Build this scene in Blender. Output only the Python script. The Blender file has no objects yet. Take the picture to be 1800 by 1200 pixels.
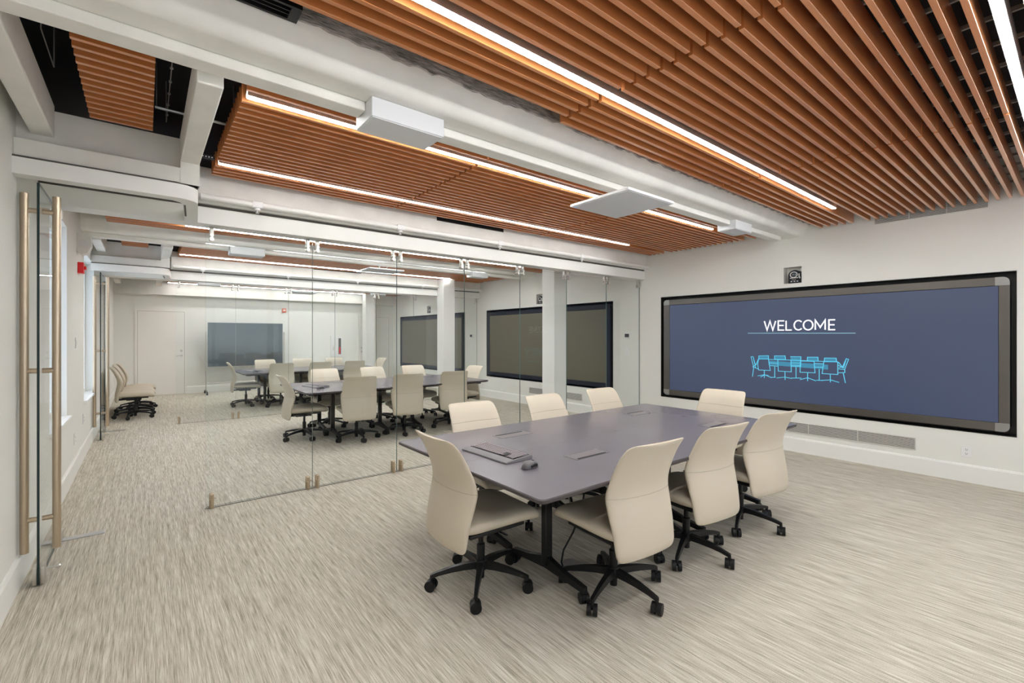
import bpy, bmesh, math, random
from mathutils import Vector, Matrix
R = math.radians
random.seed(4)
SC = bpy.context.scene
COL = SC.collection

# ------------------------------------------------------------------ camera, world, exposure
cam_d = bpy.data.cameras.new('camera')
cam = bpy.data.objects.new('camera', cam_d)
COL.objects.link(cam)
cam.location = (0, 0, 1.5)
cam.rotation_euler = (R(90), 0, R(-38.6))
cam_d.lens = 808 / 1800 * 36
cam_d.sensor_width = 36
cam_d.shift_y = -9 / 1800
cam_d.clip_start = 0.02
SC.camera = cam
w = bpy.data.worlds.new('world')
SC.world = w
w.use_nodes = True
w.node_tree.nodes['Background'].inputs[0].default_value = (0.8, 0.9, 1, 1)
w.node_tree.nodes['Background'].inputs[1].default_value = 1.0
SC.view_settings.view_transform = 'Standard'
SC.view_settings.look = 'None'
SC.view_settings.gamma = 1
SC.view_settings.exposure = 0.0
SC.cycles.max_bounces = 14
SC.cycles.diffuse_bounces = 8
SC.cycles.glossy_bounces = 5
SC.cycles.transparent_max_bounces = 40
SC.cycles.use_denoising = True
SC.cycles.sample_clamp_indirect = 6
SC.cycles.caustics_reflective = False
SC.cycles.caustics_refractive = False
LED_POWER = 76.0
WINDOW_POWER = 1.5

# ------------------------------------------------------------------ materials
def mat(name, col, rough=0.6, metal=0.0, noise=0.0, nscale=30.0, bump=0.0, bscale=60.0, spec=0.5, emit=None, es=0.0, stretch=(1, 1, 1), coat=0.0):
    m = bpy.data.materials.new(name)
    m.use_nodes = True
    n = m.node_tree.nodes
    L = m.node_tree.links
    b = n['Principled BSDF']
    b.inputs['Base Color'].default_value = (*col, 1)
    b.inputs['Roughness'].default_value = rough
    b.inputs['Metallic'].default_value = metal
    b.inputs['Specular IOR Level'].default_value = spec
    b.inputs['Coat Weight'].default_value = coat
    b.inputs['Coat Roughness'].default_value = 0.22
    if emit:
        b.inputs['Emission Color'].default_value = (*emit, 1)
        b.inputs['Emission Strength'].default_value = es
    if noise or bump:
        tc = n.new('ShaderNodeTexCoord')
        mp = n.new('ShaderNodeMapping')
        mp.inputs['Scale'].default_value = stretch
        L.new(tc.outputs['Object'], mp.inputs['Vector'])
    if noise:
        t = n.new('ShaderNodeTexNoise')
        t.inputs['Scale'].default_value = nscale
        t.inputs['Detail'].default_value = 4
        L.new(mp.outputs[0], t.inputs['Vector'])
        r = n.new('ShaderNodeValToRGB')
        r.color_ramp.elements[0].position = 0.3
        r.color_ramp.elements[1].position = 0.7
        r.color_ramp.elements[0].color = (*[c * (1 - noise) for c in col], 1)
        r.color_ramp.elements[1].color = (*[min(1, c * (1 + noise)) for c in col], 1)
        L.new(t.outputs['Fac'], r.inputs[0])
        L.new(r.outputs[0], b.inputs['Base Color'])
    if bump:
        t2 = n.new('ShaderNodeTexNoise')
        t2.inputs['Scale'].default_value = bscale
        t2.inputs['Detail'].default_value = 5
        L.new(mp.outputs[0], t2.inputs['Vector'])
        bp = n.new('ShaderNodeBump')
        bp.inputs['Strength'].default_value = bump
        bp.inputs['Distance'].default_value = 0.01
        L.new(t2.outputs['Fac'], bp.inputs['Height'])
        L.new(bp.outputs[0], b.inputs['Normal'])
    return m

def glass_mat():
    m = bpy.data.materials.new('clear_glass')
    m.use_nodes = True
    n = m.node_tree.nodes
    L = m.node_tree.links
    n.clear()
    out = n.new('ShaderNodeOutputMaterial')
    mix = n.new('ShaderNodeMixShader')
    tr = n.new('ShaderNodeBsdfTransparent')
    tr.inputs[0].default_value = (0.978, 0.994, 0.992, 1)
    gl = n.new('ShaderNodeBsdfGlossy')
    gl.inputs['Roughness'].default_value = 0.0
    gl.inputs['Color'].default_value = (0.95, 0.98, 1, 1)
    fr = n.new('ShaderNodeFresnel')
    geo = n.new('ShaderNodeNewGeometry')
    mr = n.new('ShaderNodeMapRange')
    mr.inputs['To Min'].default_value = 1.52
    mr.inputs['To Max'].default_value = 1 / 1.52
    L.new(geo.outputs['Backfacing'], mr.inputs['Value'])
    L.new(mr.outputs[0], fr.inputs['IOR'])
    ar = n.new('ShaderNodeMath')
    ar.operation = 'MULTIPLY'
    ar.inputs[1].default_value = 0.42      # anti-reflective coating
    L.new(fr.outputs[0], ar.inputs[0])
    L.new(ar.outputs[0], mix.inputs[0])
    L.new(tr.outputs[0], mix.inputs[1])
    L.new(gl.outputs[0], mix.inputs[2])
    L.new(mix.outputs[0], out.inputs[0])
    return m

def carpet_mat():
    m = bpy.data.materials.new('carpet')
    m.use_nodes = True
    n = m.node_tree.nodes
    L = m.node_tree.links
    b = n['Principled BSDF']
    b.inputs['Roughness'].default_value = 0.9
    b.inputs['Specular IOR Level'].default_value = 0.25
    tc = n.new('ShaderNodeTexCoord')
    def nz(sc, detail, rough=0.6):
        mp = n.new('ShaderNodeMapping')
        mp.inputs['Scale'].default_value = sc
        L.new(tc.outputs['Object'], mp.inputs['Vector'])
        t = n.new('ShaderNodeTexNoise')
        t.inputs['Scale'].default_value = 1
        t.inputs['Detail'].default_value = detail
        t.inputs['Roughness'].default_value = rough
        L.new(mp.outputs[0], t.inputs['Vector'])
        return t
    a = nz((230, 6.5, 1), 3)
    c = nz((60, 1.5, 1), 4)
    d = nz((500, 220, 1), 2)
    def math_(op, x, y):
        k = n.new('ShaderNodeMath')
        k.operation = op
        for i, s in enumerate((x, y)):
            if isinstance(s, (int, float)):
                k.inputs[i].default_value = s
            else:
                L.new(s, k.inputs[i])
        return k.outputs[0]
    s = math_('ADD', math_('MULTIPLY', a.outputs['Fac'], 0.45), math_('MULTIPLY', c.outputs['Fac'], 0.3))
    s = math_('ADD', s, math_('MULTIPLY', d.outputs['Fac'], 0.25))
    r = n.new('ShaderNodeValToRGB')
    e = r.color_ramp.elements
    e[0].position = 0.40
    e[0].color = CARPET[0]
    e[1].position = 0.60
    e[1].color = CARPET[2]
    q = e.new(0.50)
    q.color = CARPET[1]
    L.new(s, r.inputs[0])
    L.new(r.outputs[0], b.inputs['Base Color'])
    bp = n.new('ShaderNodeBump')
    bp.inputs['Strength'].default_value = 0.5
    bp.inputs['Distance'].default_value = 0.006
    L.new(s, bp.inputs['Height'])
    L.new(bp.outputs[0], b.inputs['Normal'])
    return m

CARPET = [(0.30, 0.265, 0.205, 1), (0.52, 0.48, 0.40, 1), (0.72, 0.69, 0.61, 1)]
M = {}
M['wall'] = mat('wall_paint', (0.79, 0.79, 0.75), 0.75, bump=0.03, bscale=120)
M['plaster'] = mat('beam_plaster', (0.84, 0.83, 0.785), 0.7, noise=0.05, nscale=5, bump=0.18, bscale=9)
M['smooth'] = mat('white_fascia', (0.84, 0.84, 0.81), 0.55)
M['stone'] = mat('rough_stone', (0.40, 0.375, 0.35), 0.95, noise=0.5, nscale=14, bump=1.0, bscale=26, stretch=(1, 5, 5))
M['carpet'] = carpet_mat()
M['dark'] = mat('plenum_black', (0.012, 0.012, 0.015), 0.85)
M["wood"] = mat("cherry_wood", (0.54, 0.195, 0.06), 0.38, coat=1.0, noise=0.08, nscale=4, stretch=(1.5, 40, 12))
M['alu'] = mat('aluminium', (0.62, 0.62, 0.62), 0.35, 0.8)
M['galv'] = mat('carrier_steel', (0.42, 0.40, 0.38), 0.5, 0.3)
M['led'] = mat('led_diffuser', (0.9, 0.9, 0.9), 0.5, emit=(0.985, 0.985, 0.97), es=LED_POWER)
M['led_faint'] = mat('led_diffuser_faint', (0.9, 0.9, 0.9), 0.5, emit=(0.985, 0.985, 0.97), es=LED_POWER * .4)
M['led_strong'] = mat('led_diffuser_strong', (0.9, 0.9, 0.9), 0.5, emit=(0.985, 0.985, 0.97), es=LED_POWER * 1.3)
M['led_soft'] = mat('led_diffuser_dimmed', (0.9, 0.9, 0.9), 0.5, emit=(0.985, 0.985, 0.97), es=LED_POWER * .40)
M['glass'] = glass_mat()
M['glass_edge'] = mat('glass_edge', (0.10, 0.16, 0.15), 0.15)
M['glass_dark'] = mat('glass_edge_dark', (0.008, 0.022, 0.024), 0.15)
M['brass'] = mat('brushed_champagne_metal', (0.56, 0.46, 0.34), 0.34, 0.9, noise=0.05, nscale=6, stretch=(30, 30, 1))
M['nickel'] = mat('brushed_nickel', (0.62, 0.60, 0.56), 0.3, 0.9)
M['leather'] = mat('beige_leatherette', (0.585, 0.52, 0.415), 0.5, bump=0.04, bscale=150)
M['black'] = mat('black_plastic', (0.008, 0.008, 0.009), 0.45, spec=0.3)
M['blackm'] = mat('black_metal', (0.009, 0.009, 0.010), 0.35, 0.0, spec=0.35)
M['table'] = mat('table_laminate', (0.158, 0.146, 0.170), 0.27, noise=0.03, nscale=3, spec=0.6)
M['table_edge'] = mat('table_edge', (0.045, 0.036, 0.038), 0.4)
M['module'] = mat('power_module', (0.19, 0.175, 0.185), 0.3)
M['seam'] = mat('leather_seam', (0.45, 0.40, 0.32), 0.6)
M['grey'] = mat('grey_plastic', (0.20, 0.195, 0.205), 0.4)
M['mouse'] = mat('mouse_grey', (0.10, 0.10, 0.105), 0.3)
M['key'] = mat('key_grey', (0.27, 0.24, 0.26), 0.5)
M['white'] = mat('white_plastic', (0.80, 0.80, 0.80), 0.4)
M['greybox'] = mat('pale_grey_metal', (0.70, 0.72, 0.745), 0.45)
M['door'] = mat('door_paint', (0.82, 0.805, 0.765), 0.5)
M['red'] = mat('alarm_red', (0.75, 0.01, 0.015), 0.35)
M['bezel'] = mat('bezel_bronze', (0.13, 0.12, 0.11), 0.3, 0.6)
M['bezel_c'] = mat('bezel_corner', (0.30, 0.30, 0.29), 0.35, 0.5)
M['screen_on'] = mat('screen_lit', (0.02, 0.025, 0.04), 0.3, emit=(0.037, 0.051, 0.100), es=1.0)
M['screen_off'] = mat('screen_unlit', (0.13, 0.12, 0.085), 0.25)
M['recess'] = mat('recess_dark', (0.018, 0.017, 0.016), 0.5)
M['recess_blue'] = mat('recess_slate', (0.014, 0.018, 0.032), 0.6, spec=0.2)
M['letter'] = mat('screen_white', (0.5, 0.5, 0.5), 0.5, emit=(0.95, 0.96, 1), es=0.75)
M['cyan'] = mat('screen_cyan', (0.05, 0.2, 0.3), 0.5, emit=(0.09, 0.50, 0.66), es=1.0)
M['cyan_fill'] = mat('screen_cyan_fill', (0.02, 0.1, 0.15), 0.5, emit=(0.03, 0.17, 0.29), es=1.0)
M['pale_line'] = mat('screen_line', (0.1, 0.2, 0.2), 0.5, emit=(0.20, 0.38, 0.46), es=1.0)
M['window'] = mat('daylit_shade', (0.8, 0.85, 0.9), 0.6, emit=(0.66, 0.80, 1.0), es=WINDOW_POWER)
M['window_front'] = mat('bright_daylight_shade', (0.8, 0.85, 0.9), 0.6, emit=(0.80, 0.89, 1.0), es=0.75)  # glowing panes out of view, added for soft fill light
M['board'] = mat('dark_glass_board', (0.035, 0.05, 0.06), 0.08, spec=0.9, coat=0.5)
M['louver'] = mat('louver_white', (0.66, 0.65, 0.61), 0.5)
M['gasket'] = mat('shadow_gap', (0.10, 0.09, 0.08), 0.8)  # dark tone for shadow lines in gaps, also for real slots

# ------------------------------------------------------------------ mesh helpers
class MB:
    def __init__(s):
        s.b = bmesh.new()
    def box(s, x0, x1, y0, y1, z0, z1, bev=0.0, seg=2, mi=0, edge_mi=None, thin='y'):
        x0, x1 = sorted((x0, x1)); y0, y1 = sorted((y0, y1)); z0, z1 = sorted((z0, z1))
        v = [s.b.verts.new((x, y, z)) for x in (x0, x1) for y in (y0, y1) for z in (z0, z1)]
        F = [(0, 1, 3, 2), (4, 6, 7, 5), (0, 4, 5, 1), (2, 3, 7, 6), (0, 2, 6, 4), (1, 5, 7, 3)]
        fs = [s.b.faces.new([v[i] for i in f]) for f in F]
        for f in fs:
            f.material_index = mi
        if edge_mi is not None:
            keep = {'x': (0, 1), 'y': (2, 3), 'z': (4, 5)}[thin]
            for i, f in enumerate(fs):
                if i not in keep:
                    f.material_index = edge_mi
        if bev:
            es = set()
            for f in fs:
                es.update(f.edges)
            bmesh.ops.bevel(s.b, geom=list(es), offset=bev, segments=seg, profile=0.5, affect='EDGES')
        return s
    def prism(s, pts, a0, a1, axis='x', mi=0, caps=True):
        def P(p, a):
            return {'x': (a, p[0], p[1]), 'y': (p[0], a, p[1]), 'z': (p[0], p[1], a)}[axis]
        A = [s.b.verts.new(P(p, a0)) for p in pts]
        B = [s.b.verts.new(P(p, a1)) for p in pts]
        n = len(pts)
        for i in range(n):
            f = s.b.faces.new((A[i], A[(i + 1) % n], B[(i + 1) % n], B[i]))
            f.material_index = mi
        if caps:
            for c in (A, B):
                f = s.b.faces.new(c)
                f.material_index = mi
        return s
    def tube(s, pts, r, n=10, mi=0, closed=False, caps=True, squash=None):
        pts = [Vector(p) for p in pts]
        rs = r if isinstance(r, (list, tuple)) else [r] * len(pts)
        rings = []
        up = None
        N = len(pts)
        for i, p in enumerate(pts):
            if closed:
                t = (pts[(i + 1) % N] - pts[i - 1])
            else:
                t = pts[min(i + 1, N - 1)] - pts[max(i - 1, 0)]
            t.normalize()
            if up is None:
                up = Vector((0, 0, 1)) if abs(t.z) < 0.9 else Vector((1, 0, 0))
            u = (up - t * up.dot(t))
            if u.length < 1e-6:
                u = t.orthogonal()
            u.normalize()
            up = u
            v = t.cross(u)
            q = squash or (1, 1)
            rings.append([s.b.verts.new(p + (u * math.cos(2 * math.pi * k / n) * q[0] + v * math.sin(2 * math.pi * k / n) * q[1]) * rs[i]) for k in range(n)])
        M_ = N if closed else N - 1
        for i in range(M_):
            a, b = rings[i], rings[(i + 1) % N]
            for k in range(n):
                f = s.b.faces.new((a[k], a[(k + 1) % n], b[(k + 1) % n], b[k]))
                f.material_index = mi
        if caps and not closed:
            for c in (rings[0], rings[-1]):
                f = s.b.faces.new(c)
                f.material_index = mi
        return s
    def lathe(s, prof, n=24, center=(0, 0, 0), mi=0, axis='z'):
        c = Vector(center)
        rings = []
        for r, z in prof:
            ring = []
            for k in range(n):
                a = 2 * math.pi * k / n
                p = {'z': (r * math.cos(a), r * math.sin(a), z), 'x': (z, r * math.cos(a), r * math.sin(a)), 'y': (r * math.cos(a), z, r * math.sin(a))}[axis]
                ring.append(s.b.verts.new(c + Vector(p)))
            rings.append(ring)
        for a, b in zip(rings, rings[1:]):
            for k in range(n):
                f = s.b.faces.new((a[k], a[(k + 1) % n], b[(k + 1) % n], b[k]))
                f.material_index = mi
        for c_ in (rings[0], rings[-1]):
            f = s.b.faces.new(c_)
            f.material_index = mi
        return s
    def loft(s, rings, mi=0, caps=True):
        V = [[s.b.verts.new(p) for p in r] for r in rings]
        n = len(V[0])
        for a, b in zip(V, V[1:]):
            for k in range(n):
                f = s.b.faces.new((a[k], a[(k + 1) % n], b[(k + 1) % n], b[k]))
                f.material_index = mi
        if caps:
            for c in (V[0], V[-1]):
                f = s.b.faces.new(c)
                f.material_index = mi
        return s
    def ribbon(s, pts, wdt, x0, x1, mi=0):
        """a stroke of given width lying in the plane x = const, points (y, z)"""
        P = [Vector(p) for p in pts]
        closed = (P[0] - P[-1]).length < 1e-5
        if closed:
            P = P[:-1]
        N = len(P)
        Lf, Rt = [], []
        for i, p in enumerate(P):
            if closed:
                d1 = (p - P[i - 1]).normalized(); d2 = (P[(i + 1) % N] - p).normalized()
            else:
                d1 = (p - P[max(i - 1, 0)]); d2 = (P[min(i + 1, N - 1)] - p)
                if i == 0: d1 = d2
                if i == N - 1: d2 = d1
                d1 = d1.normalized(); d2 = d2.normalized()
            t = (d1 + d2)
            t = t.normalized() if t.length > 1e-6 else d1
            nrm = Vector((-t.y, t.x))
            k = max(0.35, abs(nrm.dot(Vector((-d1.y, d1.x)))))
            Lf.append(p + nrm * wdt / 2 / k)
            Rt.append(p - nrm * wdt / 2 / k)
        for i in range(N if closed else N - 1):
            j = (i + 1) % N
            q = [Lf[i], Lf[j], Rt[j], Rt[i]]
            s.prism([(a.x, a.y) for a in q], x0, x1, 'x', mi)
        return s
    def xform(s, mtx):
        bmesh.ops.transform(s.b, matrix=mtx, verts=s.b.verts)
        return s
    def build(s, name, mats, parent=None, smooth=None, loc=None, rz=None):
        bmesh.ops.recalc_face_normals(s.b, faces=s.b.faces)
        me = bpy.data.meshes.new(name)
        s.b.to_mesh(me)
        s.b.free()
        if not isinstance(mats, (list, tuple)):
            mats = [mats]
        for m in mats:
            me.materials.append(m)
        if smooth:
            for p in me.polygons:
                p.use_smooth = True
            me.set_sharp_from_angle(angle=R(smooth))
        o = bpy.data.objects.new(name, me)
        COL.objects.link(o)
        if parent:
            o.parent = parent
        if loc:
            o.location = loc
        if rz is not None:
            o.rotation_euler.z = rz
        return o

def tag(o, label, cat, group=None, kind=None):
    if label: o['label'] = label
    if cat: o['category'] = cat
    if group: o['group'] = group
    if kind: o['kind'] = kind
    return o
def empty(name, loc=(0, 0, 0), rz=0.0):
    o = bpy.data.objects.new(name, None)
    COL.objects.link(o)
    o.location = loc
    o.rotation_euler.z = rz
    o.empty_display_size = 0.1
    return o
def struct(o, label=None):
    o['kind'] = 'structure'
    if label: o['label'] = label
    return o
def link_copy(o, parent=None, name=None):
    c = o.copy()
    COL.objects.link(c)
    c.parent = parent
    return c
def copy_tree(o, parent=None):
    c = link_copy(o, parent)
    for k in ('label', 'group'):
        if parent is None and k in c:
            del c[k]
    for ch in list(o.children):
        copy_tree(ch, c)
    return c

WL, WR = -0.60, 6.62          # left and right wall faces
YF, YB = -0.60, 14.79         # wall behind the camera, far wall
TOP = 3.35
P1 = 4.93                     # partition pitch
HDR = [4.77, 9.72]            # centre lines of the two glass partitions
HDR = [4.79, 9.72]

# ------------------------------------------------------------------ the setting
struct(MB().box(WL - .2, WR + .3, YF - .2, YB + .2, -.1, 0).build('floor', M['carpet']))
struct(MB().box(WL - .2, WR + .3, YF - .2, YB + .2, TOP, TOP + .1).build('ceiling', M['dark']))

def wall_x(name, x0, x1, y0, y1, z0, z1, holes):
    """wall slab between x0 and x1 with rectangular openings (ya, yb, za, zb)"""
    ys = sorted({y0, y1} | {h[0] for h in holes} | {h[1] for h in holes})
    m = MB()
    for a, b in zip(ys, ys[1:]):
        c = (a + b) / 2
        hs = sorted([h for h in holes if h[0] < c < h[1]], key=lambda h: h[2])
        z = z0
        for h in hs:
            m.box(x0, x1, a, b, z, h[2])
            z = h[3]
        m.box(x0, x1, a, b, z, z1)
    bmesh.ops.remove_doubles(m.b, verts=m.b.verts, dist=1e-5)
    seen = {}
    kill = []
    for f in m.b.faces:
        k = frozenset(f.verts)
        if k in seen:
            kill += [f, seen[k]]
        seen[k] = f
    bmesh.ops.delete(m.b, geom=list(set(kill)), context='FACES_ONLY')
    return struct(m.build(name, M['wall']))

SCR = (0.43, 4.37, 0.517, 2.14)
NICHE = (2.30, 2.52, 2.19, 2.41)
holes = []
for k in range(3):
    holes += [(SCR[0] + P1 * k, SCR[1] + P1 * k, SCR[2], SCR[3]), (NICHE[0] + P1 * k, NICHE[1] + P1 * k, NICHE[2], NICHE[3])]
wall_x('wall_right', WR, WR + .2, YF, YB, 0, TOP, holes)
WIN = [(5.20, 6.25, .72, 2.57), (7.85, 9.30, .69, 2.57)]
wall_x('wall_left', WL - .2, WL, YF, YB, 0, TOP, WIN)
WFX = [(-.30, 1.95), (2.00, 4.20), (4.25, 6.45)]  # openings for the added fill-light windows
m = MB()
xs = [WL - .2] + [q for a in WFX for q in a] + [WR + .2]
for i, (a, b) in enumerate(zip(xs, xs[1:])):
    if i % 2:
        m.box(a, b, YF - .2, YF, 0, .35).box(a, b, YF - .2, YF, 2.78, TOP)
    else:
        m.box(a, b, YF - .2, YF, 0, TOP)
struct(m.build('wall_front', M['wall']))
struct(MB().box(WL - .2, WR + .2, YB, YB + .2, 0, TOP).build('wall_back', M['wall']))
def base_prof(x, s):
    return [(x, 0), (x + s * .018, 0), (x + s * .018, .165), (x + s * .010, .182), (x, .185)]
m = MB(); m.prism(base_prof(WR, -1), YF, YB, 'y'); struct(m.build('baseboard_right', M['smooth']))
m = MB(); m.prism(base_prof(WL, 1), YF, YB, 'y'); struct(m.build('baseboard_left', M['smooth']))
m = MB()
for a, b in ((WL + .02, -.20), (.86, 5.40), (6.52, WR - .02)):
    m.prism([(YB - (x - 0), z) for x, z in [(0, 0), (.018, 0), (.018, .165), (.01, .182), (0, .185)]], a, b, 'x')
struct(m.build('baseboard_back', M['smooth']))

# windows in the left wall (daylit, with pulled shades)
for i, (a, b, c, d) in enumerate(WIN):
    f = MB()
    t = .05
    for q in ((a, a + t, c, d), (b - t, b, c, d), (a + t, b - t, d - t, d), (a + t, b - t, c, c + t)):
        f.box(WL - .17, WL - .10, *q)
    wd = struct(f.build('window_%d' % (i + 1), M['smooth']), 'tall daylit window with a white shade in the left wall')
    MB().box(WL - .165, WL - .155, a + t, b - t, c + t, d - t).build('pane', M['window'], wd)
    MB().box(WL - .12, WL + .035, a - .04, b + .04, c - .028, c - .001, bev=.004).build('sill', M['smooth'], wd)

for i, (a, b) in enumerate(WFX):  # made-up windows behind the camera, added to fill the room with light
    f = MB()
    t, c, d = .03, .35, 2.78
    for q in ((a, a + t, c, d), (b - t, b, c, d), (a + t, b - t, d - t, d), (a + t, b - t, c, c + t)):
        f.box(q[0], q[1], YF - .17, YF - .10, q[2], q[3])
    wd = struct(f.build('window_%d' % (i + 3), M['smooth']), 'daylit window behind the photographer')
    MB().box(a + t, b - t, YF - .165, YF - .155, c + t, d - t).build('pane', M['window_front'], wd)

# doors in the far wall
def door_back(n, x0, x1, top, hx, hinge_sgn):
    f = MB()
    t = .05
    f.box(x0 - t, x0, YB - .025, YB, 0, top + t)
    f.box(x1, x1 + t, YB - .025, YB, 0, top + t)
    f.box(x0, x1, YB - .025, YB, top, top + t)
    d = struct(f.build('door_%d' % n, M['door']), 'pale painted door in the far wall')
    MB().box(x0 + .004, x1 - .004, YB - .012, YB - .001, .008, top - .004).build('door_leaf', M['door'], d)
    g = MB()
    g.box(x0, x0 + .004, YB - .0135, YB - .0012, .0, top).box(x1 - .004, x1, YB - .0135, YB - .0012, 0, top).box(x0, x1, YB - .0135, YB - .0012, top - .004, top)
    g.build('shadow_line', M['gasket'], d)
    h = MB()
    h.lathe([(.0, YB - .018), (.028, YB - .018), (.028, YB - .012), (0, YB - .012)], 20, (hx, 0, 1.0), axis='y')
    h.tube([(hx, YB - .012, 1.0), (hx, YB - .055, 1.0), (hx + hinge_sgn * .03, YB - .06, 1.0), (hx + hinge_sgn * .12, YB - .06, 1.0)], .009, 10)
    h.lathe([(.0, YB - .03), (.024, YB - .026), (.028, YB - .012), (0, YB - .012)], 20, (hx, 0, 1.13), axis='y')
    h.build('door_handle', M['nickel'], d, smooth=40)
door_back(1, -.15, .81, 2.14, .745, -1)
door_back(2, 5.45, 6.46, 2.14, 5.52, 1)

# ------------------------------------------------------------------ beams, header and soffit of each bay
TR = [0]
def trim(mb, m, label=None, smooth=None):
    TR[0] += 1
    return struct(mb.build('trim_%d' % TR[0], m, smooth=smooth), label)
OFF = [0.0, 5.06, 10.1]       # ceiling offset of each room
BOFF = [0.0, 5.19, 10.25]
for r, o in enumerate(BOFF):
    # main plastered beam with rounded arris
    prof = [(2.22, TOP), (2.22, 2.93), (2.226, 2.915), (2.24, 2.89), (2.262, 2.868), (2.285, 2.825), (2.30, 2.802), (2.325, 2.787), (2.35, 2.785), (2.62, 2.785), (2.62, TOP)]
    m = MB(); m.prism([(y + o, z) for y, z in prof], WL, WR, 'x')
    trim(m, M['plaster'], 'white plastered ceiling beam crossing the room', 35)
    m = MB()
    cuts = [WL, .945, 1.385, 5.06, 5.44, WR] 
    for a, b in ((cuts[0], cuts[1] - .003), (cuts[2] + .003, cuts[3] - .003), (cuts[4] + .003, 6.40)):
        m.box(a, b, 2.465 + o, 2.575 + o, 2.732, 2.785, bev=.006)
    trim(m, M['plaster'], 'flat channel under the plastered beam')
    m = MB(); rs = random.Random(11 + r)
    xs_ = [.54 + i * .045 for i in range(int((WR - .54) / .045))] + [WR]
    m.prism([(x, 2.922 + rs.uniform(-.010, .010)) for x in xs_] + [(WR, 3.30), (.54, 3.30)], 2.205 + o, 2.221 + o, 'y')
    trim(m, M['stone'], 'rough unpainted stone face above the plastered beam')
    if r < 2:
        h = HDR[r]
        # beam over the glass line
        m = MB(); m.box(.34, WR, h - .14, h + .21, 2.625, 2.93, bev=.008)
        trim(m, M['plaster'], 'white beam over the glass partition')
        m = MB(); m.box(WL, WR, h - .11, h + .075, 2.457, 2.600, bev=.004)
        trim(m, M['smooth'], 'white header box the glass panels hang from')
        m = MB(); m.box(WL, WR, h - .09, h + .06, 2.600, 2.625)  # dark strip painted in for the shadow line between header and beam
        trim(m, M['gasket'])
        # left bay over the door
        m = MB(); m.box(WL, .30, h - .82, h + .20, 2.660, 2.885)
        m.box(WL, .30, h - .90, h - .78, 2.553, 2.662, bev=.006)
        trim(m, M['plaster'], 'deep beam over the glass door')
        outer = [(WL, h - .93), (.17, h - .93), (.225, h - .915), (.27, h - .88), (.295, h - .83), (.345, h - .12)]
        inner = [(.255, h - .12), (.21, h - .77), (.19, h - .80), (.15, h - .83), (WL, h - .83)]
        m = MB(); m.prism(outer + inner, 2.443, 2.540, 'z')
        trim(m, M['smooth'], 'white soffit frame projecting above the glass door', 30)
        m = MB(); m.prism([(WL, h - .92), (.17, h - .92), (.29, h - .83), (.335, h - .12), (.27, h - .12), (.2, h - .8), (WL, h - .84)], 2.540, 2.553, 'z')
        trim(m, M['gasket'])
        m = MB(); m.prism([(.217, h - .74), (.229, h - .74), (.255, h - .38), (.243, h - .38)], 2.4405, 2.445, 'z')
        trim(m, M['gasket'])
    # cross beams of the left bay
    e = HDR[r] - .82 if r < 2 else 13.9
    m = MB(); m.box(-.54, -.435, 2.62 + o, e, 2.72, 2.92, bev=.008)
    trim(m, M['plaster'], 'white cross beam beside the left wall')
    m = MB(); m.box(.19, .30, 2.62 + o, e, 2.70, 2.90, bev=.008)
    trim(m, M['plaster'], 'white cross beam ending over the glass partition')
    if r < 2:
        m = MB(); m.box(.19, .30, e - .085, e, 2.553, 2.705)
        trim(m, M['plaster'])
m = MB(); m.box(WL, WR, 14.55, YB, 2.55, TOP)
trim(m, M['plaster'], 'white bulkhead along the far wall')
# square columns
for (x, y) in ((5.40, 5.62), (5.40, 9.30), (5.42, 14.15)):
    m = MB(); m.box(x, x + .30, y, y + .30, 0, 2.838, bev=.004)
    trim(m, M['smooth'], 'square white column')

# ------------------------------------------------------------------ wood slat ceiling
SZ0, SZ1, SW = 2.84, 2.955, .024
ROOM = ['front room', 'middle room', 'far room']
def slat_panel(name_label, x0, x1, ys, group):
    root = empty('ceiling_slat_panel', ((x0 + x1) / 2, ys[len(ys) // 2], SZ0))
    tag(root, name_label, 'ceiling panel', group)
    ox, oy = root.location.x, root.location.y
    L = x1 - x0
    first = None
    for y in ys:
        if first is None:
            first = MB().box(-L / 2, L / 2, -SW / 2, SW / 2, 0, SZ1 - SZ0, bev=.0015, seg=1).build('slat', M['wood'], root, loc=(0, y - oy, 0))
        else:
            c = link_copy(first, root); c.location.y = y - oy
    n = max(2, int(round(L / .31)))
    fr = None
    for i in range(n):
        x = -L / 2 + L * (i + .5) / n
        if fr is None:
            fr = MB().box(-.007, .007, ys[0] - oy - .02, ys[-1] - oy + .02, SZ1 - SZ0, SZ1 - SZ0 + .02).build('carrier_rail', M['galv'], root, loc=(x, 0, 0))
        else:
            c = link_copy(fr, root); c.location.x = x
    return root
def linear_light(label, x0, x1, y, group='recessed linear lights in the slat ceilings', soft=None):
    root = empty('linear_light', ((x0 + x1) / 2, y, SZ0))
    tag(root, label, 'ceiling light', group)
    L = (x1 - x0) / 2
    MB().box(-L, L, -.020, .020, .026, .085).build('housing', M['alu'], root)
    for s_ in (-1, 1):
        MB().box(-L, L, s_ * .0165, s_ * .020, .001, .026).build('side_rail', M['alu'], root)
    MB().box(-L + .002, L - .002, -.016, .016, -.0045, .0255, bev=.002).build('diffuser', soft or M['led'], root)
    return root
PT = .0795
near_y = [.308 + PT * k for k in range(-9, 23)]
NL = [-1, 17]                                      # light slots in the near field
near_s = [.308 + PT * k for k in range(-9, 23) if k not in NL]
far_y = [2.775 + PT * k for k in range(0, 23)]
far_s = [y for k, y in enumerate(far_y) if k not in (2, 18)]
SEGN = [(-.35, 2.010), (2.034, 4.050), (4.074, 6.56)]
SEGF = [(.43, 2.03), (2.048, 4.08), (4.098, 6.56)]
segw = ['left', 'middle', 'right']
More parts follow.
